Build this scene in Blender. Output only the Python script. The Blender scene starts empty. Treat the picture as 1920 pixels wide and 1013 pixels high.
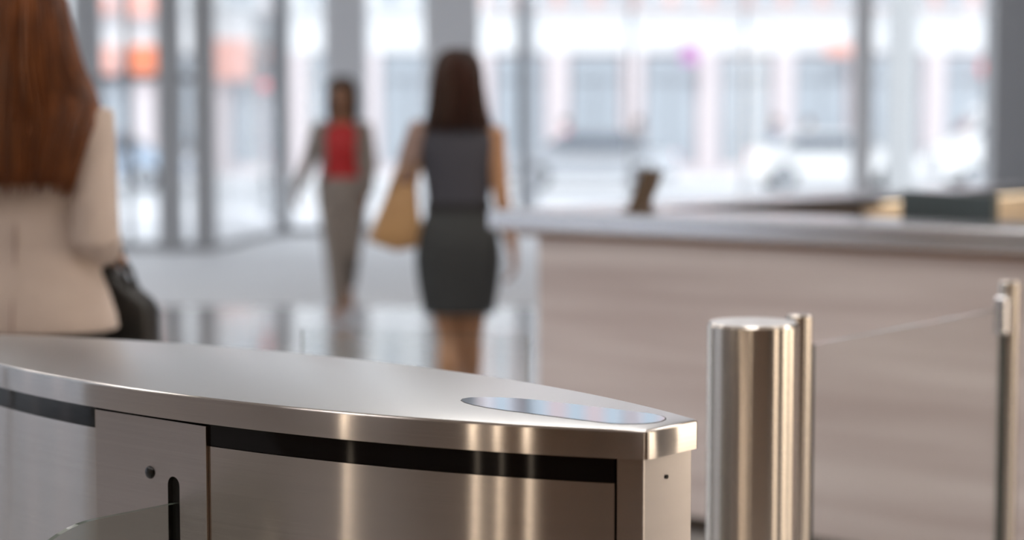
import bpy, bmesh, math, random
from mathutils import Vector, Matrix
random.seed(7)
S = bpy.context.scene
C = S.collection
PI = math.pi

# ------------------------------------------------------------------ camera, world, sun, exposure
cam_d = bpy.data.cameras.new('camera'); cam = bpy.data.objects.new('camera', cam_d); C.objects.link(cam)
cam.location = (0, 0, 1.40)
cam.rotation_euler = (math.radians(90 - 4.354), 0, 0)
cam_d.sensor_width = 36.0; cam_d.lens = 3500 / 1920 * 36
cam_d.clip_start = 0.05; cam_d.clip_end = 300
cam_d.dof.use_dof = True; cam_d.dof.focus_distance = 2.52; cam_d.dof.aperture_fstop = 2.0
S.camera = cam

W = bpy.data.worlds.new('sky'); S.world = W; W.use_nodes = True
bg = W.node_tree.nodes['Background']; bg.inputs[0].default_value = (0.92, 0.96, 1.0, 1); bg.inputs[1].default_value = 1.2

sun_d = bpy.data.lights.new('sun', 'SUN'); sun_d.energy = 0.8; sun_d.angle = 0.05; sun_d.color = (1, 0.97, 0.92)
sun = bpy.data.objects.new('sun', sun_d); C.objects.link(sun)
sun.rotation_euler = (math.radians(48), 0, math.radians(-14))     # high behind the building, lighting the street

S.view_settings.view_transform = 'Standard'; S.view_settings.look = 'None'
S.view_settings.gamma = 1.0; S.view_settings.use_curve_mapping = False
S.view_settings.exposure = 0.8

# ------------------------------------------------------------------ materials
def mat(name, col, rough=0.6, metal=0.0, noise=None, bump=None, emit=None, spec=None, sheen=0, aniso=None, alpha=None, coat=0):
    """noise=(scale xyz, colour2, contrast lo, hi) ; bump=(scale xyz, strength)"""
    m = bpy.data.materials.new(name); m.use_nodes = True
    nt = m.node_tree; b = nt.nodes['Principled BSDF']
    b.inputs['Base Color'].default_value = (*col, 1); b.inputs['Roughness'].default_value = rough
    b.inputs['Metallic'].default_value = metal
    if spec is not None: b.inputs['Specular IOR Level'].default_value = spec
    if sheen: b.inputs['Sheen Weight'].default_value = sheen
    if coat: b.inputs['Coat Weight'].default_value = coat
    tc = None
    def coords(scale):
        nonlocal tc
        if tc is None: tc = nt.nodes.new('ShaderNodeTexCoord')
        mp = nt.nodes.new('ShaderNodeMapping'); mp.inputs['Scale'].default_value = scale
        nt.links.new(tc.outputs['Object'], mp.inputs[0]); return mp
    if noise:
        mp = coords(noise[0]); n = nt.nodes.new('ShaderNodeTexNoise'); n.inputs['Scale'].default_value = 1
        n.inputs['Detail'].default_value = 5
        nt.links.new(mp.outputs[0], n.inputs['Vector'])
        r = nt.nodes.new('ShaderNodeValToRGB'); r.color_ramp.elements[0].position = noise[2]; r.color_ramp.elements[1].position = noise[3]
        r.color_ramp.elements[0].color = (*col, 1); r.color_ramp.elements[1].color = (*noise[1], 1)
        nt.links.new(n.outputs['Fac'], r.inputs[0]); nt.links.new(r.outputs[0], b.inputs['Base Color'])
    if bump:
        mp = coords(bump[0]); n = nt.nodes.new('ShaderNodeTexNoise'); n.inputs['Scale'].default_value = 1
        n.inputs['Detail'].default_value = 4
        nt.links.new(mp.outputs[0], n.inputs['Vector'])
        bp = nt.nodes.new('ShaderNodeBump'); bp.inputs['Strength'].default_value = bump[1]; bp.inputs['Distance'].default_value = 0.002
        nt.links.new(n.outputs['Fac'], bp.inputs['Height']); nt.links.new(bp.outputs[0], b.inputs['Normal'])
    if aniso:
        b.inputs['Anisotropic'].default_value = aniso[0]; b.inputs['Anisotropic Rotation'].default_value = aniso[1]
        t = nt.nodes.new('ShaderNodeCombineXYZ')
        for k, c in enumerate(aniso[2]): t.inputs[k].default_value = c
        nt.links.new(t.outputs[0], b.inputs['Tangent'])
    if emit:
        b.inputs['Emission Color'].default_value = (*emit[0], 1); b.inputs['Emission Strength'].default_value = emit[1]
    return m

def glass_mat(name, tint=(1, 1, 1), refl=0.08, rough=0.0):
    m = bpy.data.materials.new(name); m.use_nodes = True; nt = m.node_tree
    for n in list(nt.nodes): nt.nodes.remove(n)
    o = nt.nodes.new('ShaderNodeOutputMaterial'); tr = nt.nodes.new('ShaderNodeBsdfTransparent'); gl = nt.nodes.new('ShaderNodeBsdfGlossy')
    tr.inputs[0].default_value = (*tint, 1); gl.inputs['Roughness'].default_value = rough
    fr = nt.nodes.new('ShaderNodeFresnel'); fr.inputs[0].default_value = 1.45
    ge = nt.nodes.new('ShaderNodeNewGeometry'); mr = nt.nodes.new('ShaderNodeMapRange'); mr.inputs[3].default_value = 1.45; mr.inputs[4].default_value = 1 / 1.45
    nt.links.new(ge.outputs['Backfacing'], mr.inputs[0]); nt.links.new(mr.outputs[0], fr.inputs[0])      # same pane reflectance from inside and outside the slab
    mx = nt.nodes.new('ShaderNodeMixShader'); nt.links.new(fr.outputs[0], mx.inputs[0])
    nt.links.new(tr.outputs[0], mx.inputs[1]); nt.links.new(gl.outputs[0], mx.inputs[2]); nt.links.new(mx.outputs[0], o.inputs[0])
    return m

def column_glare_mat(name):
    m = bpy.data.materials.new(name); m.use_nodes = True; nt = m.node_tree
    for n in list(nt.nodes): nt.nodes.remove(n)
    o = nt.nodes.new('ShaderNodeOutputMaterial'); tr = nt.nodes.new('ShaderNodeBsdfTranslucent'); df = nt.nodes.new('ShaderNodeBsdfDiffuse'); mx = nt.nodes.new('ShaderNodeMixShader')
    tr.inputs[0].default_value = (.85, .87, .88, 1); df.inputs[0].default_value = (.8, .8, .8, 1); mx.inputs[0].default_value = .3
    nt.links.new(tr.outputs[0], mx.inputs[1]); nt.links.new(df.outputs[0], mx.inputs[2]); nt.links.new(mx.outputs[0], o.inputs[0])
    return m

M = {}
STEEL = (0.54, 0.505, 0.485)
def brushed_mat(name, col, rough, an, tangent=(0, 0, 1), brush=(2, 2, 700)):
    m = bpy.data.materials.new(name); m.use_nodes = True; nt = m.node_tree
    for n in list(nt.nodes): nt.nodes.remove(n)
    o = nt.nodes.new('ShaderNodeOutputMaterial'); g = nt.nodes.new('ShaderNodeBsdfAnisotropic'); g.distribution = 'GGX'
    g.inputs['Roughness'].default_value = rough; g.inputs['Anisotropy'].default_value = an
    t = nt.nodes.new('ShaderNodeCombineXYZ')
    for k, c in enumerate(tangent): t.inputs[k].default_value = c
    nt.links.new(t.outputs[0], g.inputs['Tangent'])
    tc = nt.nodes.new('ShaderNodeTexCoord'); mp = nt.nodes.new('ShaderNodeMapping'); mp.inputs['Scale'].default_value = brush
    n = nt.nodes.new('ShaderNodeTexNoise'); n.inputs['Scale'].default_value = 1; n.inputs['Detail'].default_value = 3
    rp = nt.nodes.new('ShaderNodeValToRGB'); rp.color_ramp.elements[0].position = .3; rp.color_ramp.elements[1].position = .7
    rp.color_ramp.elements[0].color = (*[c * .95 for c in col], 1); rp.color_ramp.elements[1].color = (*[c * 1.04 for c in col], 1)
    nt.links.new(tc.outputs['Object'], mp.inputs[0]); nt.links.new(mp.outputs[0], n.inputs['Vector']); nt.links.new(n.outputs['Fac'], rp.inputs[0])
    nt.links.new(rp.outputs[0], g.inputs['Color']); nt.links.new(g.outputs[0], o.inputs[0])
    return m
M['steel_side'] = brushed_mat('brushed_steel_side', STEEL, 0.17, -0.8)
M['steel_top'] = mat('brushed_steel_top', (0.70, 0.705, 0.71), 0.30, 1, bump=((6, 900, 6), 0.06))
M['steel_tube'] = mat('satin_steel_tube', (0.62, 0.57, 0.52), 0.22, 1, bump=((3, 3, 500), 0.03), aniso=(0.9, 0, (0, 0, 1)))
M['steel_cap'] = mat('pale_satin_cap', (0.82, 0.82, 0.83), 0.4, 1)
M['steel_flat'] = brushed_mat('brushed_steel_flat', (0.52, 0.49, 0.485), 0.24, -0.65)
M['steel_counter'] = mat('counter_steel', (0.80, 0.80, 0.83), 0.22, 1, bump=((4, 4, 600), 0.04))
M['black_glass'] = mat('black_glass', (0.003, 0.003, 0.004), 0.05, 0, spec=0.32)
M['black_plastic'] = mat('black_plastic', (0.006, 0.006, 0.007), 0.25)
M['recess'] = mat('matt_black', (0.003, 0.003, 0.003), 0.8)
M['reader'] = mat('mirror_reader_glass', (0.50, 0.54, 0.58), 0.03, 1)
M['glass'] = glass_mat('clear_glass', (0.985, 0.992, 0.988))
M['wing_glass'] = glass_mat('wing_glass', (0.86, 0.87, 0.84))
M['glass_edge'] = mat('polished_glass_edge', (0.10, 0.12, 0.10), 0.08, 0, spec=0.8)
M['window_glass'] = glass_mat('window_glass', (0.97, 0.985, 1.0))
M['dark_gasket'] = mat('dark_gasket', (0.03, 0.03, 0.033), 0.5)
M['travertine'] = mat('veined_travertine', (0.62, 0.53, 0.51), 0.45, 0, noise=((0.5, 0.5, 9), (0.82, 0.74, 0.72), 0.36, 0.64), bump=((2, 2, 40), 0.15))
M['walnut_reveal'] = mat('walnut_reveal', (0.33, 0.19, 0.11), 0.5, 0, noise=((1, 1, 60), (0.26, 0.14, 0.08), 0.4, 0.6))
M['dark_wood'] = mat('dark_wood_panel', (0.13, 0.075, 0.04), 0.4, 0, noise=((2, 2, 0.6), (0.22, 0.13, 0.075), 0.35, 0.65))
M['dark_floor'] = mat('polished_dark_wood_floor', (0.11, 0.065, 0.035), 0.10, 0, noise=((8, 0.8, 1), (0.17, 0.10, 0.06), 0.35, 0.65), spec=0.7)
M['desk_dark'] = mat('dark_bronze_laminate', (0.10, 0.075, 0.055), 0.5)
M['cream'] = mat('cream_laminate', (0.80, 0.66, 0.50), 0.5)
M['monitor'] = mat('dark_grey_plastic', (0.045, 0.06, 0.062), 0.4)
M['bronze'] = mat('bronze_plastic', (0.10, 0.065, 0.04), 0.4)
M['floor'] = mat('polished_stone_floor', (0.36, 0.345, 0.34), 0.07, 0, noise=((0.6, 0.6, 0.6), (0.42, 0.405, 0.40), 0.35, 0.65), spec=0.6)
M['floor_pale'] = mat('pale_entrance_stone', (0.78, 0.78, 0.80), 0.55, 0, noise=((1, 1, 1), (0.83, 0.83, 0.84), 0.35, 0.65))
M['wall_grey'] = mat('grey_wall_panel', (0.30, 0.29, 0.30), 0.5)
M['wall_right'] = mat('taupe_wall_panel', (0.085, 0.075, 0.075), 0.5)
M['ceiling'] = mat('white_ceiling', (0.84, 0.83, 0.82), 0.8)
M['mullion'] = mat('grey_aluminium', (0.38, 0.385, 0.40), 0.45, 0.3)
M['mullion_dark'] = mat('dark_aluminium', (0.14, 0.145, 0.155), 0.45, 0.3)
M['column'] = mat('pale_column_cladding', (0.78, 0.78, 0.80), 0.5)
M['lamp_white'] = mat('ceiling_lamp_diffuser', (0.9, 0.9, 0.9), 0.5, emit=((1.0, 0.95, 0.90), 4.6))
M['lamp_warm'] = mat('warm_backlit_panel', (0.9, 0.8, 0.65), 0.5, emit=((1.0, 0.83, 0.64), 2.2))
M['lamp_slit'] = mat('warm_wall_lamp', (0.9, 0.8, 0.65), 0.5, emit=((1.0, 0.82, 0.62), 4.2))
M['lamp_strip'] = mat('warm_led_strip', (0.9, 0.8, 0.65), 0.5, emit=((1.0, 0.80, 0.56), 2.0))
# people
M['skin_light'] = mat('fair_skin', (0.62, 0.38, 0.27), 0.5)
M['skin_tan'] = mat('tanned_skin', (0.42, 0.22, 0.115), 0.45)
M['skin_brown'] = mat('brown_skin', (0.24, 0.115, 0.06), 0.5)
M['eye'] = mat('eye_white', (0.7, 0.68, 0.66), 0.2)
M['iris'] = mat('dark_iris', (0.02, 0.012, 0.008), 0.2)
M['lip'] = mat('lip', (0.38, 0.10, 0.09), 0.4)
M['hair_auburn'] = mat('auburn_hair', (0.070, 0.020, 0.006), 0.42, noise=((38, 38, 2.2), (0.205, 0.066, 0.018), 0.36, 0.66), bump=((140, 140, 3), 0.35))
M['hair_dark'] = mat('dark_brown_hair', (0.016, 0.006, 0.003), 0.45, noise=((38, 38, 2.2), (0.06, 0.018, 0.009), 0.38, 0.68), bump=((120, 120, 3), 0.3))
M['hair_black'] = mat('black_hair', (0.010, 0.006, 0.005), 0.45, noise=((38, 38, 2.2), (0.028, 0.014, 0.010), 0.38, 0.68))
M['cream_cloth'] = mat('cream_wool', (0.50, 0.415, 0.37), 0.85, noise=((9, 9, 9), (0.545, 0.455, 0.405), 0.35, 0.65), bump=((500, 500, 500), 0.2), sheen=0.15)
M['beige_cloth'] = mat('greige_suit_cloth', (0.21, 0.18, 0.16), 0.85, bump=((400, 400, 400), 0.2))
M['red_cloth'] = mat('red_silk', (0.38, 0.009, 0.011), 0.6)
M['navy_cloth'] = mat('slate_navy_cloth', (0.048, 0.048, 0.062), 0.8, bump=((400, 400, 400), 0.2))
M['charcoal_cloth'] = mat('charcoal_cloth', (0.034, 0.037, 0.038), 0.8, bump=((400, 400, 400), 0.2))
M['black_cloth'] = mat('black_cloth', (0.012, 0.012, 0.014), 0.8)
M['black_leather'] = mat('black_leather', (0.008, 0.007, 0.006), 0.5, bump=((120, 120, 120), 0.2))
M['tan_leather'] = mat('tan_leather', (0.40, 0.235, 0.10), 0.5, noise=((12, 12, 12), (0.34, 0.19, 0.08), 0.35, 0.65), bump=((90, 90, 90), 0.2))
M['scarf'] = mat('mauve_cloth', (0.30, 0.21, 0.185), 0.85)
M['nude_leather'] = mat('nude_leather', (0.45, 0.27, 0.2), 0.4)
M['blue_cloth'] = mat('blue_cloth', (0.10, 0.14, 0.22), 0.85)
M['pink_cloth'] = mat('pink_cloth', (0.70, 0.35, 0.40), 0.85)
M['grey_cloth'] = mat('grey_cloth', (0.22, 0.23, 0.25), 0.85)
M['white_cloth'] = mat('white_cloth', (0.75, 0.75, 0.75), 0.85)
M['yellow'] = mat('yellow_paint', (0.85, 0.55, 0.06), 0.4)
# street
M['pavement'] = mat('pale_paving', (0.62, 0.62, 0.64), 0.8, noise=((2, 2, 2), (0.68, 0.68, 0.70), 0.35, 0.65))
M['asphalt'] = mat('worn_asphalt', (0.45, 0.46, 0.48), 0.85, noise=((3, 3, 3), (0.52, 0.53, 0.55), 0.35, 0.65))
M['asphalt_side'] = mat('grey_asphalt', (0.40, 0.41, 0.44), 0.85, noise=((3, 3, 3), (0.46, 0.47, 0.50), 0.35, 0.65))
M['white_render'] = mat('white_facade', (0.74, 0.75, 0.76), 0.8, noise=((0.4, 0.4, 0.4), (0.68, 0.69, 0.70), 0.35, 0.65))
M['pink_stone'] = mat('pale_pink_stone', (0.62, 0.56, 0.57), 0.8, noise=((3, 3, 3), (0.67, 0.61, 0.62), 0.35, 0.65))
M['brick'] = mat('pale_red_brick', (0.62, 0.40, 0.37), 0.85, noise=((20, 20, 60), (0.68, 0.47, 0.44), 0.35, 0.65))
M['shop_glass'] = mat('shop_window_glass', (0.40, 0.44, 0.48), 0.12, 0, spec=0.6)
M['shop_dark'] = mat('dark_shop_window_glass', (0.06, 0.07, 0.09), 0.1, 0, spec=0.6)
M['grey_paint'] = mat('grey_paint', (0.25, 0.26, 0.28), 0.5)
M['white_paint'] = mat('white_gloss_paint', (0.80, 0.80, 0.80), 0.25, coat=0.5)
M['silver_paint'] = mat('silver_car_paint', (0.55, 0.57, 0.60), 0.25, 0.6, coat=0.6)
M['blue_paint'] = mat('pale_blue_car_paint', (0.45, 0.55, 0.68), 0.25, 0.3, coat=0.6)
M['car_glass'] = mat('car_glass', (0.10, 0.12, 0.15), 0.05, 0, spec=0.7)
M['tyre'] = mat('tyre_rubber', (0.02, 0.02, 0.022), 0.7)
M['orange'] = mat('orange_red_sign', (0.80, 0.22, 0.10), 0.5)  # orange, salmon and magenta softened: veiling glare put into the colours
M['salmon'] = mat('salmon_sign', (0.80, 0.42, 0.35), 0.5)
M['magenta'] = mat('magenta_cloth', (0.50, 0.22, 0.46), 0.6)
M['red_sign'] = mat('red_sign', (0.75, 0.06, 0.06), 0.5)
M['tl_red'] = mat('red_signal_lens', (0.8, 0.05, 0.05), 0.3, emit=((1, 0.05, 0.08), 0.35))
M['lens_off'] = mat('unlit_signal_lens', (0.08, 0.09, 0.085), 0.2)

# ------------------------------------------------------------------ mesh helpers
class MB:
    def __init__(s): s.v = []; s.f = []
    def add(s, vs, fs):
        o = len(s.v); s.v += [Vector(p) for p in vs]; s.f += [[i + o for i in f] for f in fs]; return s
    def box(s, c, d, rz=0, R=None):
        R = R or Matrix.Rotation(rz, 3, 'Z'); c = Vector(c); x, y, z = d[0] / 2, d[1] / 2, d[2] / 2
        vs = [c + R @ Vector(p) for p in ((-x, -y, -z), (x, -y, -z), (x, y, -z), (-x, y, -z), (-x, -y, z), (x, -y, z), (x, y, z), (-x, y, z))]
        return s.add(vs, [(3, 2, 1, 0), (4, 5, 6, 7), (0, 1, 5, 4), (1, 2, 6, 5), (2, 3, 7, 6), (3, 0, 4, 7)])
    def prism(s, poly, z0, z1):
        n = len(poly); vs = [(p[0], p[1], z0) for p in poly] + [(p[0], p[1], z1) for p in poly]
        return s.add(vs, [list(range(n))[::-1], list(range(n, 2 * n))] + [(i, (i + 1) % n, n + (i + 1) % n, n + i) for i in range(n)])
    def rings(s, rings, cap=True, closed=True):
        n = len(rings[0]); vs = [p for r in rings for p in r]; fs = []
        for k in range(len(rings) - 1):
            for i in range(n if closed else n - 1):
                j = (i + 1) % n; fs.append((k * n + i, k * n + j, (k + 1) * n + j, (k + 1) * n + i))
        if cap and closed: fs += [list(range(n))[::-1], [(len(rings) - 1) * n + i for i in range(n)]]
        return s.add(vs, fs)
    def lathe(s, prof, n=32, c=(0, 0, 0)):
        c = Vector(c)
        return s.rings([[c + Vector((r * math.cos(2 * PI * i / n), r * math.sin(2 * PI * i / n), z)) for i in range(n)] for r, z in prof])
    def tube(s, pts, rad, n=12, up=(0, 0, 1), round_ends=True):
        pts = [Vector(p) for p in pts]; rad = [(r, r) if not isinstance(r, (tuple, list)) else r for r in rad]
        if round_ends:
            d0 = (pts[0] - pts[1]).normalized(); d1 = (pts[-1] - pts[-2]).normalized(); a, b = rad[0], rad[-1]; m0, m1 = min(a), min(b)
            pts = [pts[0] + d0 * m0 * 0.9, pts[0] + d0 * m0 * 0.6] + pts + [pts[-1] + d1 * m1 * 0.6, pts[-1] + d1 * m1 * 0.9]
            rad = [(a[0] * .3, a[1] * .3), (a[0] * .78, a[1] * .78)] + rad + [(b[0] * .78, b[1] * .78), (b[0] * .3, b[1] * .3)]
        rs = []; u = Vector(up)
        for i, p in enumerate(pts):
            d = (pts[min(i + 1, len(pts) - 1)] - pts[max(i - 1, 0)]).normalized()
            x = u - d * u.dot(d)
            if x.length < 1e-3: x = Vector((1, 0, 0)) - d * d.x
            if x.length < 1e-3: x = Vector((0, 1, 0))
            x.normalize(); y = d.cross(x); u = x
            rs.append([p + x * (rad[i][0] * math.cos(2 * PI * k / n)) + y * (rad[i][1] * math.sin(2 * PI * k / n)) for k in range(n)])
        return s.rings(rs)
    def ell(s, c, r, R=None, nu=14, nv=9):
        R = R or Matrix.Identity(3); c = Vector(c); rs = []
        for j in range(nv):
            t = -PI / 2 + PI * (j + .5) / nv * 1.0
            rs.append([c + R @ Vector((r[0] * math.cos(t) * math.cos(2 * PI * i / nu), r[1] * math.cos(t) * math.sin(2 * PI * i / nu), r[2] * math.sin(t))) for i in range(nu)])
        return s.rings(rs)
    def loft(s, prof, n=28, e=2.3):
        """prof: (z, rx, ry, cx, cy)"""
        rs = []
        for q in prof:
            z, rx, ry = q[:3]; cx = q[3] if len(q) > 3 else 0; cy = q[4] if len(q) > 4 else 0
            ring = []
            for i in range(n):
                a = 2 * PI * i / n; c_, s_ = math.cos(a), math.sin(a)
                ring.append(Vector((cx + rx * math.copysign(abs(c_) ** (2 / e), c_), cy + ry * math.copysign(abs(s_) ** (2 / e), s_), z)))
            rs.append(ring)
        return s.rings(rs)
    def mesh(s, name, bevel=0, seg=2, fix=True):
        me = bpy.data.meshes.new(name); bm = bmesh.new()
        vs = [bm.verts.new(p) for p in s.v]
        for f in s.f:
            try: bm.faces.new([vs[i] for i in f])
            except ValueError: pass
        if fix: bmesh.ops.recalc_face_normals(bm, faces=bm.faces)
        if bevel:
            es = [e for e in bm.edges if len(e.link_faces) == 2 and e.calc_face_angle(0) > 0.6]
            bmesh.ops.bevel(bm, geom=es, offset=bevel, segments=seg, affect='EDGES', profile=0.5)
        bm.to_mesh(me); bm.free(); return me
    def build(s, name, m, parent=None, bevel=0, smooth=None, seg=2, fix=True):
        return put(name, s.mesh(name, bevel, seg, fix), m, parent, smooth)

def put(name, me, m, parent=None, smooth=None):
    if not me.materials: me.materials.append(M[m])
    if smooth is not None: smooth_by(me, smooth)
    o = bpy.data.objects.new(name, me); C.objects.link(o)
    if parent is not None: o.parent = parent
    return o
def smooth_by(me, deg):
    lim = math.radians(deg); bm = bmesh.new(); bm.from_mesh(me)
    for f in bm.faces: f.smooth = True
    for e in bm.edges: e.smooth = (len(e.link_faces) == 2 and e.calc_face_angle(0) < lim)
    bm.to_mesh(me); bm.free()
def tag(o, label, cat, group=None, kind=None):
    o['label'] = label
    if cat: o['category'] = cat
    if group: o['group'] = group
    if kind: o['kind'] = kind
    return o
def struct(o, label=None):
    o['kind'] = 'structure'
    if label: o['label'] = label
    return o
def empty(name, loc=(0, 0, 0), rz=0):
    o = bpy.data.objects.new(name, None); C.objects.link(o); o.location = loc; o.rotation_euler = (0, 0, rz); o.empty_display_size = 0.1; return o
def copy_tree(o, parent=None):
    c = o.copy(); C.objects.link(c); c.parent = parent
    for ch in [x for x in bpy.data.objects if x.parent == o]: copy_tree(ch, c)
    return c
def remeshed(mb, name, voxel, smooth=4, fac=0.5):
    me = mb.mesh(name); o = bpy.data.objects.new('tmp', me); C.objects.link(o)
    r = o.modifiers.new('r', 'REMESH'); r.mode = 'VOXEL'; r.voxel_size = voxel; r.use_smooth_shade = True
    if smooth: s = o.modifiers.new('s', 'SMOOTH'); s.factor = fac; s.iterations = smooth
    dg = bpy.context.evaluated_depsgraph_get(); new = bpy.data.meshes.new_from_object(o.evaluated_get(dg))
    bpy.data.objects.remove(o); bpy.data.meshes.remove(me); new.name = name
    new.materials.clear()
    for p in new.polygons: p.use_smooth = True
    return new
def quad_frame(z, x):
    z = Vector(z).normalized(); x = Vector(x); x = (x - z * x.dot(z)).normalized(); y = z.cross(x)
    return Matrix((x, y, z)).transposed()

# ================================================================== THE SETTING
# floor
struct(MB().box((0, -2.3, -0.1), (15, 6.2, 0.2)).build('floor_rear', 'dark_floor'), 'dark wood floor at the back of the lobby')
struct(MB().box((0, 7.7, -0.1), (15, 13.8, 0.2)).build('floor', 'floor'), 'polished grey stone lobby floor')
struct(MB().box((0, 19.8, -0.098), (15, 10.4, 0.2)).build('floor_entrance', 'floor_pale'), 'pale matt stone floor inside the glass entrance')
struct(MB().box((0, 9.6, 4.9), (15, 31, 0.2)).build('ceiling', 'ceiling'), 'white lobby ceiling')
# side and rear walls
struct(MB().box((6.1, 9.1, 2.4), (0.2, 28.6, 4.8)).build('wall_right', 'wall_right'), 'taupe wall panel behind the reception desk')
struct(MB().box((0, -5.3, 2.4), (15, 0.2, 4.8)).build('wall_back', 'dark_wood'), 'dark wood wall behind the turnstiles')
struct(MB().box((-7.1, -0.75, 2.4), (0.2, 8.9, 4.8)).build('wall_left', 'wall_grey'), 'grey lobby side wall')

def bar(parent, x0, x1, y, z0, z1, m, depth=0.16, name='mullion', bev=0.012):
    return MB().box(((x0 + x1) / 2, y, (z0 + z1) / 2), (x1 - x0, depth, z1 - z0)).build(name, m, parent, bevel=bev)
# left entrance bay, y = 21.3
w1 = struct(empty('window_1', (0, 21.3, 0)), 'glazed entrance bay with grey posts and double doors')
for x0, x1, m, d in ((-6.9, -6.55, 'mullion', .3), (-4.96, -4.68, 'mullion', .34), (-4.02, -3.76, 'mullion', .22), (-3.62, -3.38, 'mullion', .22)):
    bar(w1, x0, x1, 0, 0, 4.8, m, d, 'post')
bar(w1, -4.40, -4.34, 0, 0.1, 4.8, 'mullion_dark', .06, 'door_stile')
for x0, x1 in ((-6.55, -4.96), (-4.68, -3.99), (-3.77, -3.60)):
    bar(w1, x0, x1, 0, 1.93, 2.0, 'mullion_dark', .08, 'transom')
    bar(w1, x0, x1, 0, 0.0, 0.10, 'mullion', .08, 'threshold_rail')
    MB().box(((x0 + x1) / 2, 0, 1.02), (x1 - x0, .012, 1.84)).build('pane', 'window_glass', w1)
    MB().box(((x0 + x1) / 2, 0, 3.4), (x1 - x0, .012, 2.8)).build('pane', 'window_glass', w1)
for x in (-4.44, -4.30):
    MB().tube([(x, -.07, 0.85), (x, -.07, 1.35)], [.016, .016]).tube([(x, -.07, .92), (x, 0, .92)], [.01, .01]).tube([(x, -.07, 1.28), (x, 0, 1.28)], [.01, .01]).build('pull_handle', 'steel_tube', w1, smooth=40)
# return, from (-3.39, 21.3) to (-3.0, 24.6)
w2 = struct(empty('window_2', (-3.45, 21.41, 0), math.atan2(3.2, 0.42)), 'glazed side return of the entrance')
MB().box((1.56, 0, 2.4), (3.06, .012, 4.6)).build('pane', 'window_glass', w2)
MB().box((1.56, 0, 4.75), (3.2, .1, .1)).build('head_rail', 'mullion', w2)
MB().box((1.56, 0, 0.04), (3.2, .1, .08)).build('sill_rail', 'mullion', w2)
# far curtain wall, y = 24.6
w3 = struct(empty('window_3', (0, 24.6, 0)), 'tall street window wall with grey mullions')
M['column_glare'] = column_glare_mat('column_with_glare')  # column made translucent white to imitate the window glare over it
M['mullion_glare'] = mat('aluminium_with_glare', (0.72, 0.72, 0.74), 0.45, 0.3)  # lighter copy of the mullion metal, veiling glare put into its colour
posts = [(-3.10, -2.92, 'mullion', .2), (-2.44, -1.90, 'column', .5), (-1.14, -0.42, 'column', .5), (0.075, 0.165, 'mullion_dark', .16), (1.53, 1.58, 'mullion_glare', .12),
         (3.02, 3.06, 'mullion_glare', .12), (4.47, 4.72, 'mullion_glare', .2), (4.92, 5.30, 'column_glare', .06), (6.20, 6.34, 'mullion', .2)]
for x0, x1, m, d in posts: bar(w3, x0, x1, 0, 0, 4.8, m, d, {'column': 'column', 'column_glare': 'glare_column'}.get(m, 'post'))
for a, b in zip(posts[:-1], posts[1:]):
    x0, x1 = a[1], b[0]
    MB().box(((x0 + x1) / 2, 0, 2.45), (x1 - x0, .012, 4.7)).build('pane', 'window_glass', w3)
    bar(w3, x0, x1, 0, 0, 0.10, 'mullion', .1, 'sill_rail')
# left side glazing, x = -7
w4 = struct(empty('window_4', (-7.0, 3.7, 0), PI / 2), 'glazed side wall facing the side street')
for k in range(9):
    x = k * 2.18; bar(w4, x, x + .12, 0, 0, 4.8, 'mullion', .2, 'post')
    if k < 8: MB().box((x + 1.15, 0, 2.4), (2.06, .012, 4.8)).build('pane', 'window_glass', w4)

# lamps of the room
def ceiling_light(x, y, lab, sx=1.5, sy=1.5):
    t = tag(empty('ceiling_light', (x, y, 4.8)), lab, 'ceiling light', 'square ceiling lights')
    MB().box((0, 0, -.02), (sx - .08, sy - .08, .03)).build('diffuser', 'lamp_white', t)
    f = MB()
    for a, b, c, d in ((0, sy / 2, sx, .05), (0, -sy / 2, sx, .05), (sx / 2, 0, .05, sy), (-sx / 2, 0, .05, sy)): f.box((a, b, -.03), (c, d, .06))
    f.build('frame', 'mullion', t)
for r, y in enumerate((1.5, 5.5, 9.5)):
    for c, x in enumerate((-4.2, 0, 4.2)):
        ceiling_light(x, y, 'square white ceiling light, %s row from the street windows, %s' % (('third', 'second', 'first')[r], ('nearest the side glazing', 'in the middle', 'nearest the taupe wall')[c]))
for k, (y, wd) in enumerate(((-1.0, 1.3), (2.4, 1.3), (4.7, 1.6))):
    t = tag(empty('backlit_panel', (5.98, y, 0)), 'tall warm backlit wall panel, %s from the dark wood wall' % ('first', 'second', 'third', 'fourth')[k], 'wall light', 'warm backlit panels on the taupe wall')
    MB().box((-.03, 0, 2.0), (.03, wd, 3.6)).build('diffuser', 'lamp_warm', t)
    f = MB()
    for a, b, c, d in ((0, 3.83, wd + .1, .05), (0, .17, wd + .1, .05), (wd / 2 + .025, 2, .05, 3.7), (-wd / 2 - .025, 2, .05, 3.7)): f.box((-.03, a, b), (.06, c, d))
    f.build('frame', 'mullion', t)
def wall_lamp(loc, rz, lab, w=.16):
    t = tag(empty('wall_lamp', loc, rz), lab, 'wall light', 'slim warm wall lamps')
    MB().box((0, .02, 2.0), (w, .04, 3.4)).build('diffuser', 'lamp_slit', t)
    MB().box((0, -.005, 2.0), (w + .06, .03, 3.5)).build('back_plate', 'mullion', t)
wall_lamp((-6.8, -5.18, 0), 0, 'slim vertical warm lamp in the corner of the dark wood wall', .10)
wall_lamp((-5.85, -5.18, 0), 0, 'slim vertical warm lamp on the dark wood wall, next to the corner lamp', .10)
wall_lamp((-1.5, -5.18, 0), 0, 'slim vertical warm lamp near the middle of the dark wood wall', .22)
wall_lamp((-6.98, -4.45, 0), -PI / 2, 'slim vertical warm lamp on the grey side wall, close to the wood wall', .12)
wall_lamp((-6.98, -1.05, 0), -PI / 2, 'slim vertical warm lamp on the grey side wall, midway to the glazing', .06)

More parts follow.
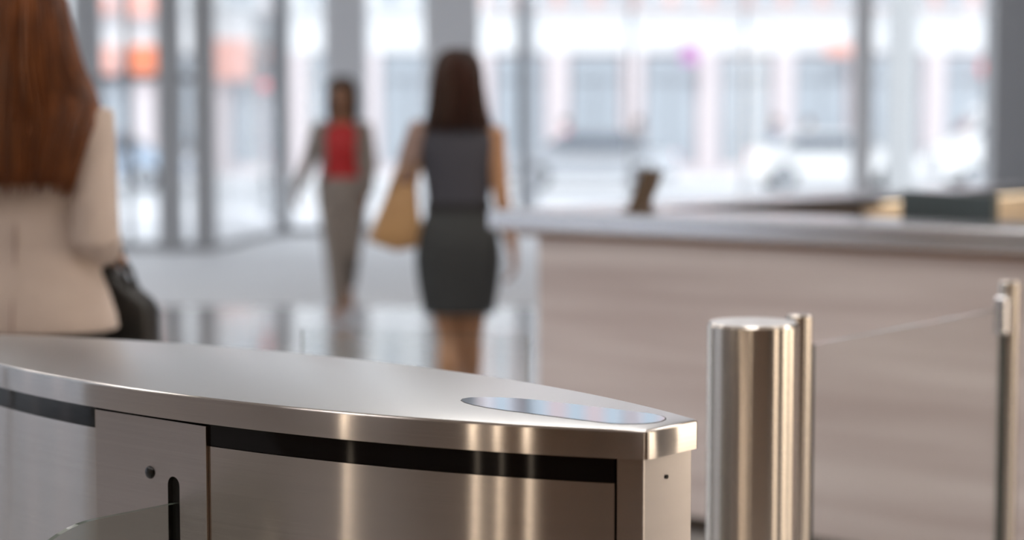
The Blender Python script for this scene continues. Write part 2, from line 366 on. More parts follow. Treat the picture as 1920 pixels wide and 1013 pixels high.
# ================================================================== TURNSTILE (focus of the picture)
HL = 0.77; AX = math.radians(40)
t_loc = Vector((0.202, 2.311, 0)) - HL * Vector((math.cos(AX), -math.sin(AX), 0))
turn = tag(empty('turnstile', t_loc, -AX), 'lens-shaped brushed steel turnstile cabinet with glass wing', 'turnstile')
NS = 96
def wd(x): return .223 - .2356 * x * x - .0805 * x ** 4          # half width of the lens plan at local x
XS = [-HL + 2 * HL * i / NS for i in range(NS + 1)]; WS = [wd(x) for x in XS]
# lid
outline = [(x, -w) for x, w in zip(XS, WS)] + [(x, w) for x, w in zip(XS[::-1], WS[::-1])]
lid_me = MB().prism(outline, 0.993, 1.03).mesh('lid')
bm = bmesh.new(); bm.from_mesh(lid_me)
top = [e for e in bm.edges if len(e.link_faces) == 2 and e.calc_face_angle(0) > 0.6 and all(v.co.z > 1.02 for v in e.verts)]
ver = [e for e in bm.edges if len(e.link_faces) == 2 and e.calc_face_angle(0) > 0.6 and abs(e.verts[0].co.z - e.verts[1].co.z) > .02]
bmesh.ops.bevel(bm, geom=top + ver, offset=.0045, segments=4, affect='EDGES', profile=.5)
lid_me.materials.append(M['steel_side']); lid_me.materials.append(M['steel_top'])
for f in bm.faces:
    f.smooth = True
    if f.normal.z > 0.9: f.material_index = 1
for e in bm.edges: e.smooth = not (len(e.link_faces) == 2 and e.calc_face_angle(0) > 0.7)
bm.to_mesh(lid_me); bm.free()
put('lid', lid_me, 'steel_side', turn)
# card reader window in the lid
rd = []
for i in range(12):
    a = -PI / 2 + PI * i / 11; rd.append((.093 + .055 * math.cos(a), .050 * math.sin(a)))
for i in range(12):
    a = PI / 2 + PI * i / 11; rd.append((-.06 + .115 * math.cos(a), .050 * math.sin(a)))
rd = [(HL - .175 + x, .005 + y) for x, y in rd]
MB().prism([(c_x * 1.0 + (c_x - (HL - .175)) * .012, c_y * 1.03) for c_x, c_y in rd], 1.0295, 1.0303).build('reader_seam', 'dark_gasket', turn)
put('card_reader', MB().prism(rd, 1.0295, 1.0306).mesh('card_reader'), 'reader', turn)

def skin(x0, x1, side, z0, z1, inset, m, name, thick=.004, n=None, parent=None):
    n = n or max(2, int(abs(x1 - x0) / .012)); o = MB(); outer = []; inner = []
    for i in range(n + 1):
        x = x0 + (x1 - x0) * i / n; w = wd(x) - inset
        outer.append((x, side * w)); inner.append((x, side * (w - thick)))
    o.prism(outer + inner[::-1], z0, z1)
    return o.build(name, m, parent or turn, smooth=30)
XE = HL - .040         # seam before the end posts
P0, P1 = -(.880 - HL), HL - .637      # flat flap panel
for side in (-1, 1):
    for x0, x1 in ((P1 + .002, XE - .0015), (-XE + .0015, P0 - .002)):
        skin(x0, x1, side, 0.06, 0.9605, .008, 'steel_side', 'side_panel')
        skin(x0, x1, side, 0.9615, 0.993, .0085, 'black_glass', 'glass_strip')
    # end posts
    for e in (1, -1):
        x0, x1 = e * XE, e * (HL - .010)
        skin(x0 + e * .0015, x1, side, 0.06, 0.993, .008, 'steel_side', 'end_post', n=4)
for e in (1, -1):
    w = wd(HL - .010) - .008
    MB().box((e * (HL - .010), 0, .5265), (.004, 2 * w, .933)).build('end_panel', 'steel_flat', turn, bevel=.0015)
    MB().tube([(e * (HL - .010), -.004, .964), (e * (HL - .0065), -.004, .964)], [.0028, .0028], 12, round_ends=False).build('screw_hole', 'recess', turn)
# dark inner core behind the seams, plinth
core = [(x, -(wd(x) - .016)) for x in XS[2:-2]] + [(x, wd(x) - .016) for x in XS[2:-2][::-1]]
MB().prism(core, 0.05, 0.992).build('inner_carcass', 'recess', turn)
pl = [(x, -(wd(x) - .03)) for x in XS[3:-3]] + [(x, wd(x) - .03) for x in XS[3:-3][::-1]]
MB().prism(pl, 0.0, 0.06).build('plinth', 'steel_flat', turn)
# flap panel with a slot, on both sides
sl0, sl1, zt = HL - .7185, HL - .693, .910
def flap_panel(side):
    zl, zh, zb = 0.06, 0.9885, 0.30
    r = (sl1 - sl0) / 2; cx_ = (sl0 + sl1) / 2
    yo = -(wd(0) - .008)
    o = MB()
    def ex(poly):
        n = len(poly)
        o.add([(x, yo, z) for x, z in poly] + [(x, yo + .012, z) for x, z in poly],
              [list(range(n)), list(range(n, 2 * n))[::-1]] + [(i, n + i, n + (i + 1) % n, (i + 1) % n) for i in range(n)])
    arc = [(cx_ + r * math.cos(a), zt - r + r * math.sin(a)) for a in [PI * i / 14 for i in range(15)]]      # from right to left over the top
    ex([(P0, zb), (sl0, zb), (sl0, zt - r)] + arc[::-1][1:8] + [(cx_, zh), (P0, zh)])
    ex([(P1, zb), (P1, zh), (cx_, zh)] + arc[::-1][7:-1] + [(sl1, zt - r), (sl1, zb)])
    ex([(P0, zl), (P1, zl), (P1, zb), (P0, zb)])
    me = o.mesh('flap_panel')
    ob = put('flap_panel', me, 'steel_flat', turn)
    if side > 0: ob.rotation_euler = (0, 0, PI)
    bt = MB(); c = (HL - .757, yo, .910)
    bt.rings([[Vector((c[0] + rr * math.cos(2 * PI * i / 20), c[1] - h, c[2] + rr * math.sin(2 * PI * i / 20))) for i in range(20)] for rr, h in ((.0092, -.002), (.0092, .001), (.0078, .0032), (.0045, .0046), (.001, .005))])
    b = bt.build('button', 'black_plastic', turn, smooth=60)
    if side > 0: b.rotation_euler = (0, 0, PI)
    MB().box((cx_, yo + .016, .6), (.05, .004, .66)).build('slot_lining', 'recess', ob)
    for x in (P0 - .0005, P1 + .0005):
        MB().box((x, yo + .005, .5245), (.0016, .010, .928)).build('panel_edge', 'steel_tube', ob)
    return ob
flap_panel(-1); flap_panel(1)
def wing(side):
    # glass wing standing out of the slot, square to the cabinet
    y0 = -(wd(0) - .03); L = .335; R = .18; zt_ = .871; zb_ = .32
    pr = [(0, zb_), (0, zt_)] + [(L - R + R * math.sin(a), zt_ - R + R * math.cos(a)) for a in [PI / 2 * i / 18 for i in range(19)]] + \
         [(L - .1 + .1 * math.cos(a), zb_ + .1 - .1 * math.sin(a)) for a in [PI / 2 * i / 8 for i in range(9)]]
    n = len(pr); xc = (sl0 + sl1) / 2 - .003; th = .0045
    o = MB(); o.add([(xc - th, y0 - a, z) for a, z in pr] + [(xc + th, y0 - a, z) for a, z in pr],
                    [list(range(n)), list(range(n, 2 * n))[::-1]] + [(i, n + i, n + (i + 1) % n, (i + 1) % n) for i in range(n)])
    me = o.mesh('glass_wing'); me.materials.append(M['wing_glass']); me.materials.append(M['glass_edge'])
    for p in me.polygons:
        if len(p.vertices) == 4: p.material_index = 1
    ob = put('glass_wing', me, 'wing_glass', turn)
    if side > 0: ob.rotation_euler = (0, 0, PI)
wing(-1); wing(1)

# ================================================================== BARRIER POSTS AND GLASS
def lathe_obj(name, prof, n, m, parent, loc=(0, 0, 0)):
    return MB().lathe(prof, n, loc).build(name, m, parent, smooth=35)
bol = tag(empty('barrier_bollard', (0.425, 3.271, 0)), 'thick round brushed steel bollard next to the turnstile end', 'bollard')
R_ = .0805
lathe_obj('tube', [(R_ - .002, 0.02), (R_, .022), (R_, 1.054), (R_ - .004, 1.0585)], 72, 'steel_tube', bol)
lathe_obj('cap', [(R_ - .004, 1.0585), (R_ - .005, 1.060), (.001, 1.0602)], 72, 'steel_cap', bol)
lathe_obj('floor_flange', [(.10, 0), (.10, .015), (.082, .022)], 48, 'steel_tube', bol)

def slim_post(loc, r, lab, clamp_dir):
    t = tag(empty('barrier_post', loc), lab, 'post', 'slim glass barrier posts')
    lathe_obj('tube', [(r - .001, .01), (r, .012), (r, 1.056), (r - .003, 1.059), (r - .008, 1.060), (.001, 1.0601)], 40, 'steel_tube', t)
    lathe_obj('floor_flange', [(.055, 0), (.055, .01), (r + .002, .014)], 32, 'steel_tube', t)
    return t
pA = Vector((0.526, 3.400, 0)); pB = Vector((1.113, 4.159, 0)); dirv = (pB - pA).normalized(); ang = math.atan2(dirv.y, dirv.x)
postA = slim_post(pA, .024, 'slim steel barrier post just behind the thick bollard', 1)
postB = slim_post(pB, .0225, 'slim steel barrier post standing alone before the stone desk front', -1)
gp = tag(empty('glass_panel', pA, ang), 'clear glass barrier panel between the two slim steel posts', 'glass panel')
Lg = (pB - pA).length
def glass_slab(parent, x0, x1, z0, z1, th=.005, name='pane'):
    me = MB().box(((x0 + x1) / 2, 0, (z0 + z1) / 2), (x1 - x0, th * 2, z1 - z0)).mesh(name)
    me.materials.append(M['glass']); me.materials.append(M['glass_edge'])
    for p in me.polygons:
        if abs(p.normal.y) < .5: p.material_index = 1
    return put(name, me, 'glass', parent)
glass_slab(gp, .05, Lg - .045, .10, 1.0)
for x in (.040, Lg - .040):
    for z in (.2, .42):
        MB().box((x, 0, z), (.04, .03, .05)).build('clamp', 'steel_tube', gp, bevel=.004)
MB().box((Lg - .036, 0, .985), (.028, .03, .085)).build('clamp', 'steel_counter', gp, bevel=.005)
MB().box((Lg - .028, 0, .53), (.020, .016, .86)).build('edge_channel', 'dark_gasket', gp)
MB().box((.030, 0, .53), (.012, .014, .86)).build('edge_channel', 'dark_gasket', gp)
# free-standing pane between the turnstile and the woman in the dark dress
gA, gB = Vector((-0.42, 3.71, 0)), Vector((0.03, 3.58, 0)); dv = (gB - gA)
g2 = tag(empty('glass_panel', gA, math.atan2(dv.y, dv.x)), 'clear glass barrier panel standing behind the turnstile cabinet', 'glass panel')
glass_slab(g2, 0, dv.length, .05, 1.0)
for x in (.07, dv.length - .07): MB().box((x, 0, .05), (.06, .05, .10)).build('floor_shoe', 'steel_tube', g2, bevel=.006)

# ================================================================== RECEPTION DESK
DA = math.radians(40.65)
desk = tag(empty('reception_desk', (-0.088, 6.88, 0), -DA), 'reception desk with veined stone front and steel counter', 'desk')
# counter: L shape, front arm along x, side wing along y
LX, LY, DPT = 4.2, 4.4, .42
cpoly = [(0.02, 0), (LX, 0), (LX, DPT), (-.03, DPT), (-.03, 0.05), (-.015, .015)]
MB().prism(cpoly, 1.026, 1.10).build('counter', 'steel_counter', desk, bevel=.012, seg=3)
MB().box((.19, (DPT + LY) / 2 + .001, 1.083), (.38, LY - DPT, .034)).build('wing_counter', 'steel_counter', desk, bevel=.006, seg=3)
MB().prism([(.10, .05), (LX, .05), (LX, .30), (.34, .30), (.34, DPT), (.10, DPT)], 1.006, 1.026).build('shadow_reveal', 'walnut_reveal', desk)
MB().box((.18 + (LX - .18) / 2, .10, .533), (LX - .18, .06, .946)).build('front_panel', 'travertine', desk, bevel=.004)
MB().box((.21, .13 + (LY - .2) / 2, .543), (.06, LY - .2, .926)).build('side_panel', 'travertine', desk, bevel=.004)
MB().prism([(.24, .12), (LX - .1, .12), (LX - .1, .2), (.30, .2), (.30, LY - .15), (.24, LY - .15)], 0, .06).build('plinth', 'desk_dark', desk)
# inner side of the wing: dark rail standing in for the shadow under the counter, warm lamp strip and cream cupboard fronts
MB().box((.28, 2.4, 1.054), (.08, 3.9, .024)).build('shadow_rail', 'desk_dark', desk)
MB().box((.265, 2.4, .53), (.05, 3.9, 1.02)).build('inner_carcass', 'desk_dark', desk)
MB().box((.345, 3.3, 1.062), (.02, 2.0, .008)).build('lamp_strip', 'lamp_strip', desk)
for k in range(4):
    y0 = 2.20 + k * .54
    d = MB().box((.301, y0 + .265, .78), (.022, .53, .52)).build('cupboard_door', 'cream', desk, bevel=.003)
    MB().box((.316, y0 + .265, .90), (.012, .16, .014)).build('door_handle', 'steel_tube', d, bevel=.002)
# worktop inside
MB().prism([(.34, .30), (LX - .05, .30), (LX - .05, .95), (.34, .95)], .72, .75).build('worktop', 'desk_dark', desk)
def dloc(x, y, z=0):
    c, s = math.cos(-DA), math.sin(-DA); return Vector((-0.088 + c * x - s * y, 6.88 + s * x + c * y, z))
# small bent stand on the counter
st = tag(empty('card_stand', dloc(.50, .26, 1.10), math.radians(-24)), 'small bent bronze card stand on the steel counter', 'stand')
pr = [(.050, .150), (.040, .110), (.026, .075), (.010, .040), (0, .008)]
o = MB()
for sgn in (1,):
    outer = [(x - .03, z) for x, z in pr]; inner = [(x + .026 + (.008 if z < .03 else 0), z) for x, z in pr][::-1]
    poly = outer + inner; n = len(poly)
    o.add([(x, -.045, z) for x, z in poly] + [(x, .045, z) for x, z in poly], [list(range(n)), list(range(n, 2 * n))[::-1]] + [(i, n + i, n + (i + 1) % n, (i + 1) % n) for i in range(n)])
o.build('holder', 'bronze', st, bevel=.004); MB().box((.0, 0, .005), (.10, .11, .010)).build('foot', 'bronze', st, bevel=.003)
# monitors on the worktop
def monitor(x, y, rz, lab, zc=1.10):
    t = tag(empty('computer_monitor', dloc(x, y, .75), rz), lab, 'monitor', 'monitors behind the counter')
    MB().box((0, 0, zc - .75), (.50, .03, .30)).build('screen_housing', 'monitor', t, bevel=.006)
    MB().box((0, .017, zc - .75), (.47, .004, .27)).build('screen', 'black_glass', t)
    MB().box((0, -.03, .15), (.05, .03, .28)).build('stand_arm', 'monitor', t, bevel=.004)
    MB().box((0, -.02, .008), (.22, .18, .016)).build('stand_base', 'monitor', t, bevel=.005)
monitor(1.54, .62, math.radians(-66), 'dark grey monitor behind the steel counter with its edge to the turnstile', 1.03)

# ================================================================== PEOPLE
def V(*a): return Vector(a)
def add_hand(o, w, d, n, side_v, s=1.0, curl=0.5):
    """wrist w, finger direction d, palm normal n (the way fingers curl), side_v towards the thumb"""
    d = Vector(d).normalized(); n = Vector(n); n = (n - d * n.dot(d)).normalized(); t = Vector(side_v); t = t - d * t.dot(d) - n * t.dot(n); t.normalize()
    R = Matrix((t, n, d)).transposed()
    o.ell(w + d * .045 * s, (.038 * s, .016 * s, .052 * s), R, 12, 8)
    o.tube([w - d * .02, w + d * .03 * s], [(.022 * s, .019 * s), (.027 * s, .017 * s)], 10, up=t)
    for k, (off, ln) in enumerate(((.027, .070), (.009, .080), (-.009, .075), (-.027, .058))):
        b = w + d * .080 * s + t * off * s; pts = [b - d * .03 * s, b]; a = 0.15
        for q in range(3):
            a += curl * (.45 + .1 * k); b = b + (d * math.cos(a) + n * math.sin(a)) * ln * s * (.42, .32, .26)[q]; pts.append(b)
        o.tube(pts, [.009 * s, .0090 * s, .0084 * s, .0078 * s, .0068 * s], 8, up=n)
    b = w + d * .022 * s + t * .026 * s; pts = [b]
    for q in range(3):
        b = b + (d * .75 + t * (.55 - .25 * q) + n * (.2 + .25 * q)).normalized() * (.032, .028, .022)[q] * s; pts.append(b)
    o.tube(pts, [.012 * s, .0105 * s, .0092 * s, .0078 * s], 8, up=n)
    return R

def body_mesh(J, s, voxel, hands=True):
    o = MB()
    # trunk
    o.loft([(z * s, rx * s, ry * s, 0, cy * s) for z, rx, ry, cy in
            ((.80, .09, .085, -.01), (.84, .145, .105, -.012), (.90, .168, .118, -.015), (.97, .160, .112, -.008), (1.05, .124, .086, 0), (1.14, .126, .088, .004), (1.23, .142, .104, .012),
             (1.31, .152, .098, .006), (1.37, .135, .078, -.004), (1.41, .085, .062, -.01), (1.44, .05, .05, -.01))], 24, 2.2)
    o.tube([V(0, -.012, 1.38) * s, V(0, -.004, 1.45) * s, V(0, .008, 1.53) * s], [.058 * s, .048 * s, .050 * s], 14)
    # head
    hd = J.get('head_turn', 0); Rh = Matrix.Rotation(hd, 3, 'Z'); hc = V(0, .018, 1.597) * s
    def hp(x, y, z): return hc + Rh @ (V(x, y, z) * s)
    o.ell(hp(0, -.012, .012), (.075 * s, .091 * s, .094 * s), Rh, 18, 12)
    o.ell(hp(0, .018, -.045), (.059 * s, .066 * s, .072 * s), Rh, 16, 10)
    o.ell(hp(0, .052, -.088), (.024 * s, .024 * s, .020 * s), Rh)
    o.tube([hp(0, .080, .012), hp(0, .092, -.012), hp(0, .104, -.034)], [.008 * s, .010 * s, .014 * s], 8, up=(1, 0, 0))
    for e in (1, -1):
        o.ell(hp(e * .076, -.008, -.015), (.009 * s, .018 * s, .030 * s), Rh, 8, 7)
        o.ell(hp(e * .036, .050, -.030), (.024 * s, .022 * s, .024 * s), Rh, 10, 8)
    o.ell(hp(0, .078, .030), (.045 * s, .012 * s, .010 * s), Rh, 10, 7)
    # limbs
    for k in ('R', 'L'):
        sh, el, wr = J['sh' + k], J['el' + k], J['wr' + k]
        m1 = sh.lerp(el, .45); m2 = el.lerp(wr, .3)
        o.tube([sh + (V(0, 0, 1.36) * s - sh) * .35, sh, m1, el, m2, wr], [.050 * s, .052 * s, .043 * s, .037 * s, .038 * s, .0235 * s], 14)
        if hands: add_hand(o, wr, J['hd' + k], J['pn' + k], J['th' + k], s, J.get('curl' + k, .5))
        hp_, kn, an = J['hp' + k], J['kn' + k], J['an' + k]
        t1 = hp_.lerp(kn, .3); c1 = kn.lerp(an, .3) - V(0, .012, 0) * s
        o.tube([hp_, t1, hp_.lerp(kn, .7), kn, c1, kn.lerp(an, .7), an], [.088 * s, .082 * s, .064 * s, .052 * s, .053 * s, .040 * s, .033 * s], 16)
        fd = J['ft' + k]; 
        o.tube([an + V(0, 0, -.01) * s - fd * .035 * s, an + V(0, 0, -.02) * s + fd * .03 * s, an + fd * .10 * s + V(0, 0, -.045) * s + J.get('tip' + k, V(0, 0, 0)), an + fd * .17 * s + V(0, 0, -.055) * s + J.get('tip' + k, V(0, 0, 0))],
               [(.030 * s, .030 * s), (.034 * s, .030 * s), (.022 * s, .040 * s), (.014 * s, .030 * s)], 12)
    return remeshed(o, 'body', voxel, 5)

def face_parts(root, J, s, brow='hair_dark'):
    hd = J.get('head_turn', 0); Rh = Matrix.Rotation(hd, 3, 'Z'); hc = V(0, .018, 1.597) * s
    def hp(x, y, z): return hc + Rh @ (V(x, y, z) * s)
    for e in (1, -1):
        ey = MB().ell(hp(e * .030, .0735, .004), (.0125 * s, .009 * s, .0062 * s), Rh, 12, 8).build('eye', 'eye', root, smooth=80)
        MB().ell(hp(e * .030, .0815, .004), (.0055 * s, .0035 * s, .0058 * s), Rh, 10, 6).build('iris', 'iris', ey, smooth=80)
        MB().tube([hp(e * .014, .0875, .022), hp(e * .030, .0875, .029), hp(e * .050, .073, .022)], [(.004 * s, .003 * s)] * 3, 6).build('eyebrow', brow, root, smooth=60)
    MB().tube([hp(-.024, .068, -.056), hp(-.010, .080, -.052), hp(0, .0815, -.054), hp(.010, .080, -.052), hp(.024, .068, -.056)], [.003 * s, .0065 * s, .0065 * s, .0065 * s, .003 * s], 8).build('mouth', 'lip', root, smooth=60)

def shoe(root, an, fd, s, m, heel=.06, tip=V(0, 0, 0)):
    o = MB(); u = V(0, 0, 1)
    h = an + V(0, 0, -.045) * s - fd * .045 * s; t = an + fd * .205 * s + V(0, 0, -.072) * s + tip
    o.tube([h, an + V(0, 0, -.045) * s + fd * .03 * s, an + fd * .10 * s + V(0, 0, -.062) * s + tip, t], [(.030 * s, .030 * s), (.026 * s, .036 * s), (.024 * s, .046 * s), (.014 * s, .024 * s)], 12)
    hb = h + fd * .005 * s; ground = V(hb.x - fd.x * .0, hb.y, hb.z - heel * s - .02 * s)
    o.tube([hb, ground], [.022 * s, .010 * s], 8, round_ends=False)
    return put('shoe', remeshed(o, 'shoe', .006, 2), m, root)

def hair_mesh(prof, n_locks, s, top, lock_r=.012, front=.03, wave=.006, jitter=.03, seed=1, fan=100):
    """prof: list of (z, half width, y centre, depth behind, y of front clip) from crown down to the tips"""
    rnd = random.Random(seed); o = MB(); rs = []
    for z, hw, yc, dp, yf in prof[::-1]:
        ring = []
        for i in range(28):
            a = 2 * PI * i / 28; x = hw * math.sin(a); y = yc - dp * math.cos(a)
            if y > yf: y = yf
            ring.append(V(x, y, z))
        rs.append(ring)
    o.rings(rs)
    for k in range(n_locks):
        u = -1 + 2 * (k + rnd.random()) / n_locks; ph = math.radians(u * fan); pts = []; rad = []; en = rnd.uniform(-jitter, jitter * .5); w0 = rnd.random() * 6; wv = rnd.uniform(.3, 1) * wave
        m = len(prof); start = rnd.choice((0, 0, 0, 1, 2))
        for i in range(start, m):
            z, hw, yc, dp, yf = prof[i]; t = i / (m - 1); f = 1.0 + .004 / max(hw, .02)
            x = hw * math.sin(ph) * f + wv * math.sin(w0 + t * 7); y = min(yc - dp * math.cos(ph) * f, yf + .004) + wv * .6 * math.cos(w0 + t * 6)
            zz = z - (en + .02 if i == m - 1 else en * .4 * t); pts.append(V(x, y, zz)); r = lock_r * (.55 + .45 * math.sin(PI * min(1, t + .25))) * (1 if i < m - 1 else .35); rad.append((r, r * .55))
        if len(pts) > 2: o.tube(pts, rad, 6, up=(math.sin(ph), -math.cos(ph), 0))
    return o.mesh('hair')

def leg_joints(J, s, st=None):
    for k, e in (('R', 1), ('L', -1)):
        J.setdefault('hp' + k, V(e * .088, -.005, .87) * s); J.setdefault('kn' + k, V(e * .078, .01, .47) * s); J.setdefault('an' + k, V(e * .075, -.02, .105) * s); J.setdefault('ft' + k, V(e * .1, 1, 0).normalized())
        J.setdefault('sh' + k, V(e * .165, -.01, 1.37) * s); J.setdefault('el' + k, V(e * .225, -.03, 1.10) * s); J.setdefault('wr' + k, V(e * .235, .06, .86) * s)
        J.setdefault('hd' + k, (J['wr' + k] - J['el' + k]).normalized()); J.setdefault('pn' + k, V(-e, .2, 0)); J.setdefault('th' + k, V(0, 1, 0))
    return J

# ---------------------------------------------- woman in the cream blazer (walks away, next lane)
s = 1.76 / 1.70
w1p = tag(empty('person', (-1.222, 4.70, 0), 0), 'woman seen from behind in cream blazer with long auburn hair', 'person')
J = leg_joints({'shR': V(.168, -.015, 1.415), 'elR': V(.190, -.075, 1.125), 'wrR': V(.165, .14, 1.085), 'hdR': V(-.1, .9, -.2), 'pnR': V(-.3, 0, -1), 'curlR': .9,
                'shL': V(-.168, -.015, 1.415), 'elL': V(-.205, -.05, 1.12), 'wrL': V(-.20, .12, .96),
                'knR': V(.082, .10, .50), 'anR': V(.085, .12, .12), 'knL': V(-.08, .0, .48), 'anL': V(-.075, -.16, .15), 'tipL': V(0, 0, -.03)}, s)
put('body', body_mesh(J, s, .006), 'skin_light', w1p); face_parts(w1p, J, s)
o = MB()
o.loft([(.892, .228, .150, 0, -.012), (.93, .222, .148, 0, -.012), (.99, .203, .138, 0, -.010), (1.05, .178, .124, 0, -.004), (1.10, .156, .112), (1.16, .154, .112), (1.24, .168, .120, 0, .004),
        (1.32, .182, .118), (1.38, .188, .108, 0, -.006), (1.425, .165, .088, 0, -.012), (1.455, .105, .072, 0, -.012), (1.475, .068, .064, 0, -.008)], 40, 2.15)
for k in 'RL':
    sh, el, wr = J['sh' + k], J['el' + k], J['wr' + k]
    o.tube([V(sh.x * .55, sh.y, 1.425), sh, sh.lerp(el, .5), el + V(0, -.004, 0), el.lerp(wr, .35), wr.lerp(el, .08)], [.052, .066, .060, .060, .057, .046], 18)
bl = put('blazer', remeshed(o, 'blazer', .007, 6), 'cream_cloth', w1p)
MB().tube([V(0, -.111 - .0, 1.17), V(0, -.124, 1.05), V(0, -.158, .95), V(0, -.166, .90)], [.0022] * 4, 6).build('back_seam', 'scarf', bl)
MB().tube([V(0.072, -.02, 1.478), V(.05, -.070, 1.474), V(0, -.082, 1.476), V(-.05, -.070, 1.474), V(-.072, -.02, 1.478)], [(.022, .012)] * 5, 10).build('collar', 'cream_cloth', bl, smooth=60)
for e in (1, -1):
    MB().tube([V(e * .060, .045, 1.47), V(e * .085, .100, 1.40), V(e * .070, .126, 1.30), V(e * .020, .128, 1.20), V(e * .006, .124, 1.13)], [(.006, .016), (.007, .030), (.007, .034), (.006, .024), (.005, .006)], 10, up=(0, 1, 0)).build('lapel', 'cream_cloth', bl, smooth=60)
MB().ell(V(0, .122, 1.10), (.010, .006, .010)).build('front_button', 'black_plastic', bl, smooth=80)
for k in range(3):
    q = J['elR'].lerp(J['wrR'], .88 - k * .06) + V(.052, -.01, -.012); MB().ell(q, (.004, .008, .008)).build('cuff_button', 'black_plastic', bl, smooth=80)
o = MB().loft([(.62, .16, .13), (.80, .185, .135, 0, -.01), (.93, .175, .125, 0, -.01), (1.05, .135, .095)], 28)
for k in 'RL':
    o.tube([J['hp' + k], J['kn' + k], J['an' + k] + V(0, 0, .03)], [.105, .078, .070], 16)
put('trousers', remeshed(o, 'trousers', .01, 4), 'black_cloth', w1p)
for k in 'RL': shoe(w1p, J['an' + k], J['ft' + k], s, 'black_leather', .05)
hp_prof = [(1.772, .030, -.005, .035, .03), (1.755, .066, -.005, .070, .075), (1.72, .092, -.006, .100, .055), (1.66, .104, -.010, .118, .042), (1.60, .120, -.020, .118, .035), (1.54, .140, -.030, .118, .030), (1.49, .163, -.035, .110, .025),
           (1.45, .186, -.060, .088, .020), (1.40, .178, -.095, .062, -.05), (1.34, .160, -.112, .050, -.07), (1.29, .143, -.116, .046, -.08), (1.262, .128, -.112, .044, -.08)]
put('hair', hair_mesh(hp_prof, 110, s, 1.77, .0125, seed=3, wave=.007, jitter=.035), 'hair_auburn', w1p, smooth=60)
# her handbag
hb = tag(empty('handbag', (-1.035, 4.88, .80), math.radians(-12)), 'black leather handbag hanging from the arm in cream sleeve', 'handbag')
prf = [(-.10, .0), (.085, .0), (.100, .03), (.098, .125), (.085, .150), (.04, .185), (-.035, .245), (-.085, .26), (-.12, .24), (-.125, .04)]
n = len(prf); o = MB()
o.add([(x, -.055, z) for x, z in prf] + [(x, .055, z) for x, z in prf], [list(range(n)), list(range(n, 2 * n))[::-1]] + [(i, n + i, n + (i + 1) % n, (i + 1) % n) for i in range(n)])
o.build('bag_body', 'black_leather', hb, bevel=.018, seg=3, smooth=50)
for y in (-.03, .03):
    MB().tube([(.045, y, .17), (.030, y * .7, .225), (.0, y * .3, .275), (-.030, 0, .29), (-.065, y * .6, .27), (-.085, y, .245)], [(.007, .005)] * 6, 8).build('strap', 'black_leather', hb, smooth=60)
MB().box((.091, 0, .085), (.012, .07, .06)).build('side_tab', 'black_leather', hb, bevel=.004)

# ---------------------------------------------- woman in the sleeveless dark dress (walks away)
s = 1.715 / 1.70
w2p = tag(empty('person', (-.236, 8.20, 0), 0), 'woman seen from behind in sleeveless charcoal dress with dark brown hair', 'person')
J = leg_joints({'shR': V(.160, -.01, 1.375), 'elR': V(.188, -.05, 1.10), 'wrR': V(.240, -.02, .865), 'hdR': V(.10, .15, -1),
                'shL': V(-.160, -.01, 1.375), 'elL': V(-.215, .02, 1.16), 'wrL': V(-.255, .20, 1.10), 'hdL': V(.2, 1, .2), 'pnL': V(.6, 0, -1), 'curlL': .9,
                'hpR': V(.082, 0, .87), 'knR': V(.052, .06, .475), 'anR': V(.045, .16, .125), 'hpL': V(-.082, 0, .87), 'knL': V(-.040, .02, .47), 'anL': V(-.050, -.10, .135)}, s)
put('body', body_mesh(J, s, .006), 'skin_tan', w2p); face_parts(w2p, J, s)
o = MB().loft([(1.03, .143, .104), (1.09, .138, .100), (1.17, .150, .106, 0, .004), (1.25, .166, .116, 0, .008), (1.32, .176, .112, 0, .004), (1.37, .172, .096, 0, -.004), (1.405, .130, .078, 0, -.01), (1.425, .085, .066, 0, -.01)], 36, 2.3)
for e in (1, -1): o.tube([(e * .10, -.012, 1.385), (e * .158, -.012, 1.368), (e * .172, -.012, 1.345)], [.046, .046, .038], 14)
put('dress_top', remeshed(o, 'dress_top', .007, 5), 'navy_cloth', w2p)
o = MB().loft([(.585, .158, .125, 0, .0), (.64, .166, .130), (.72, .180, .135, 0, -.004), (.82, .190, .138, 0, -.012), (.90, .184, .136, 0, -.016), (.97, .166, .124, 0, -.010), (1.03, .145, .106, 0, -.002), (1.07, .140, .100)], 36, 2.25)
put('skirt', remeshed(o, 'skirt', .007, 5), 'charcoal_cloth', w2p)
MB().loft([(1.035, .1475, .1085, 0, -.001), (1.037, .149, .110, 0, -.001), (1.073, .147, .108), (1.075, .1455, .1065)], 40, 2.25).build('belt', 'black_cloth', w2p, smooth=40)
for k in 'RL': shoe(w2p, J['an' + k], J['ft' + k], s, 'black_leather', .07)
hp_prof = [(1.738, .028, -.005, .03, .03), (1.722, .060, -.005, .065, .07), (1.69, .084, -.006, .094, .05), (1.63, .096, -.010, .108, .04), (1.57, .104, -.016, .108, .034), (1.51, .112, -.022, .104, .03), (1.46, .124, -.03, .096, .02), (1.42, .134, -.035, .088, .0), (1.405, .130, -.035, .084, -.02)]
put('hair', hair_mesh(hp_prof, 80, s, 1.73, .012, seed=5, jitter=.02), 'hair_dark', w2p, smooth=60)
put('sleeve_wrap', remeshed(MB().tube([V(-.172, -.02, 1.39), V(-.205, .0, 1.28), V(-.235, .03, 1.17)], [(.05, .055), (.056, .06), (.05, .05)], 14), 'sleeve_wrap', .008, 3), 'scarf', w2p)
tb = tag(empty('tote_bag', (-.236 - .262, 8.20 - .02, .875), math.radians(14)), 'tan leather tote bag on the arm of the woman in charcoal dress', 'bag')
prf = [(-.135, .03), (-.02, -.012), (.095, .005), (.105, .02), (.080, .27), (.02, .285), (-.045, .255), (-.115, .09)]
n = len(prf); o = MB()
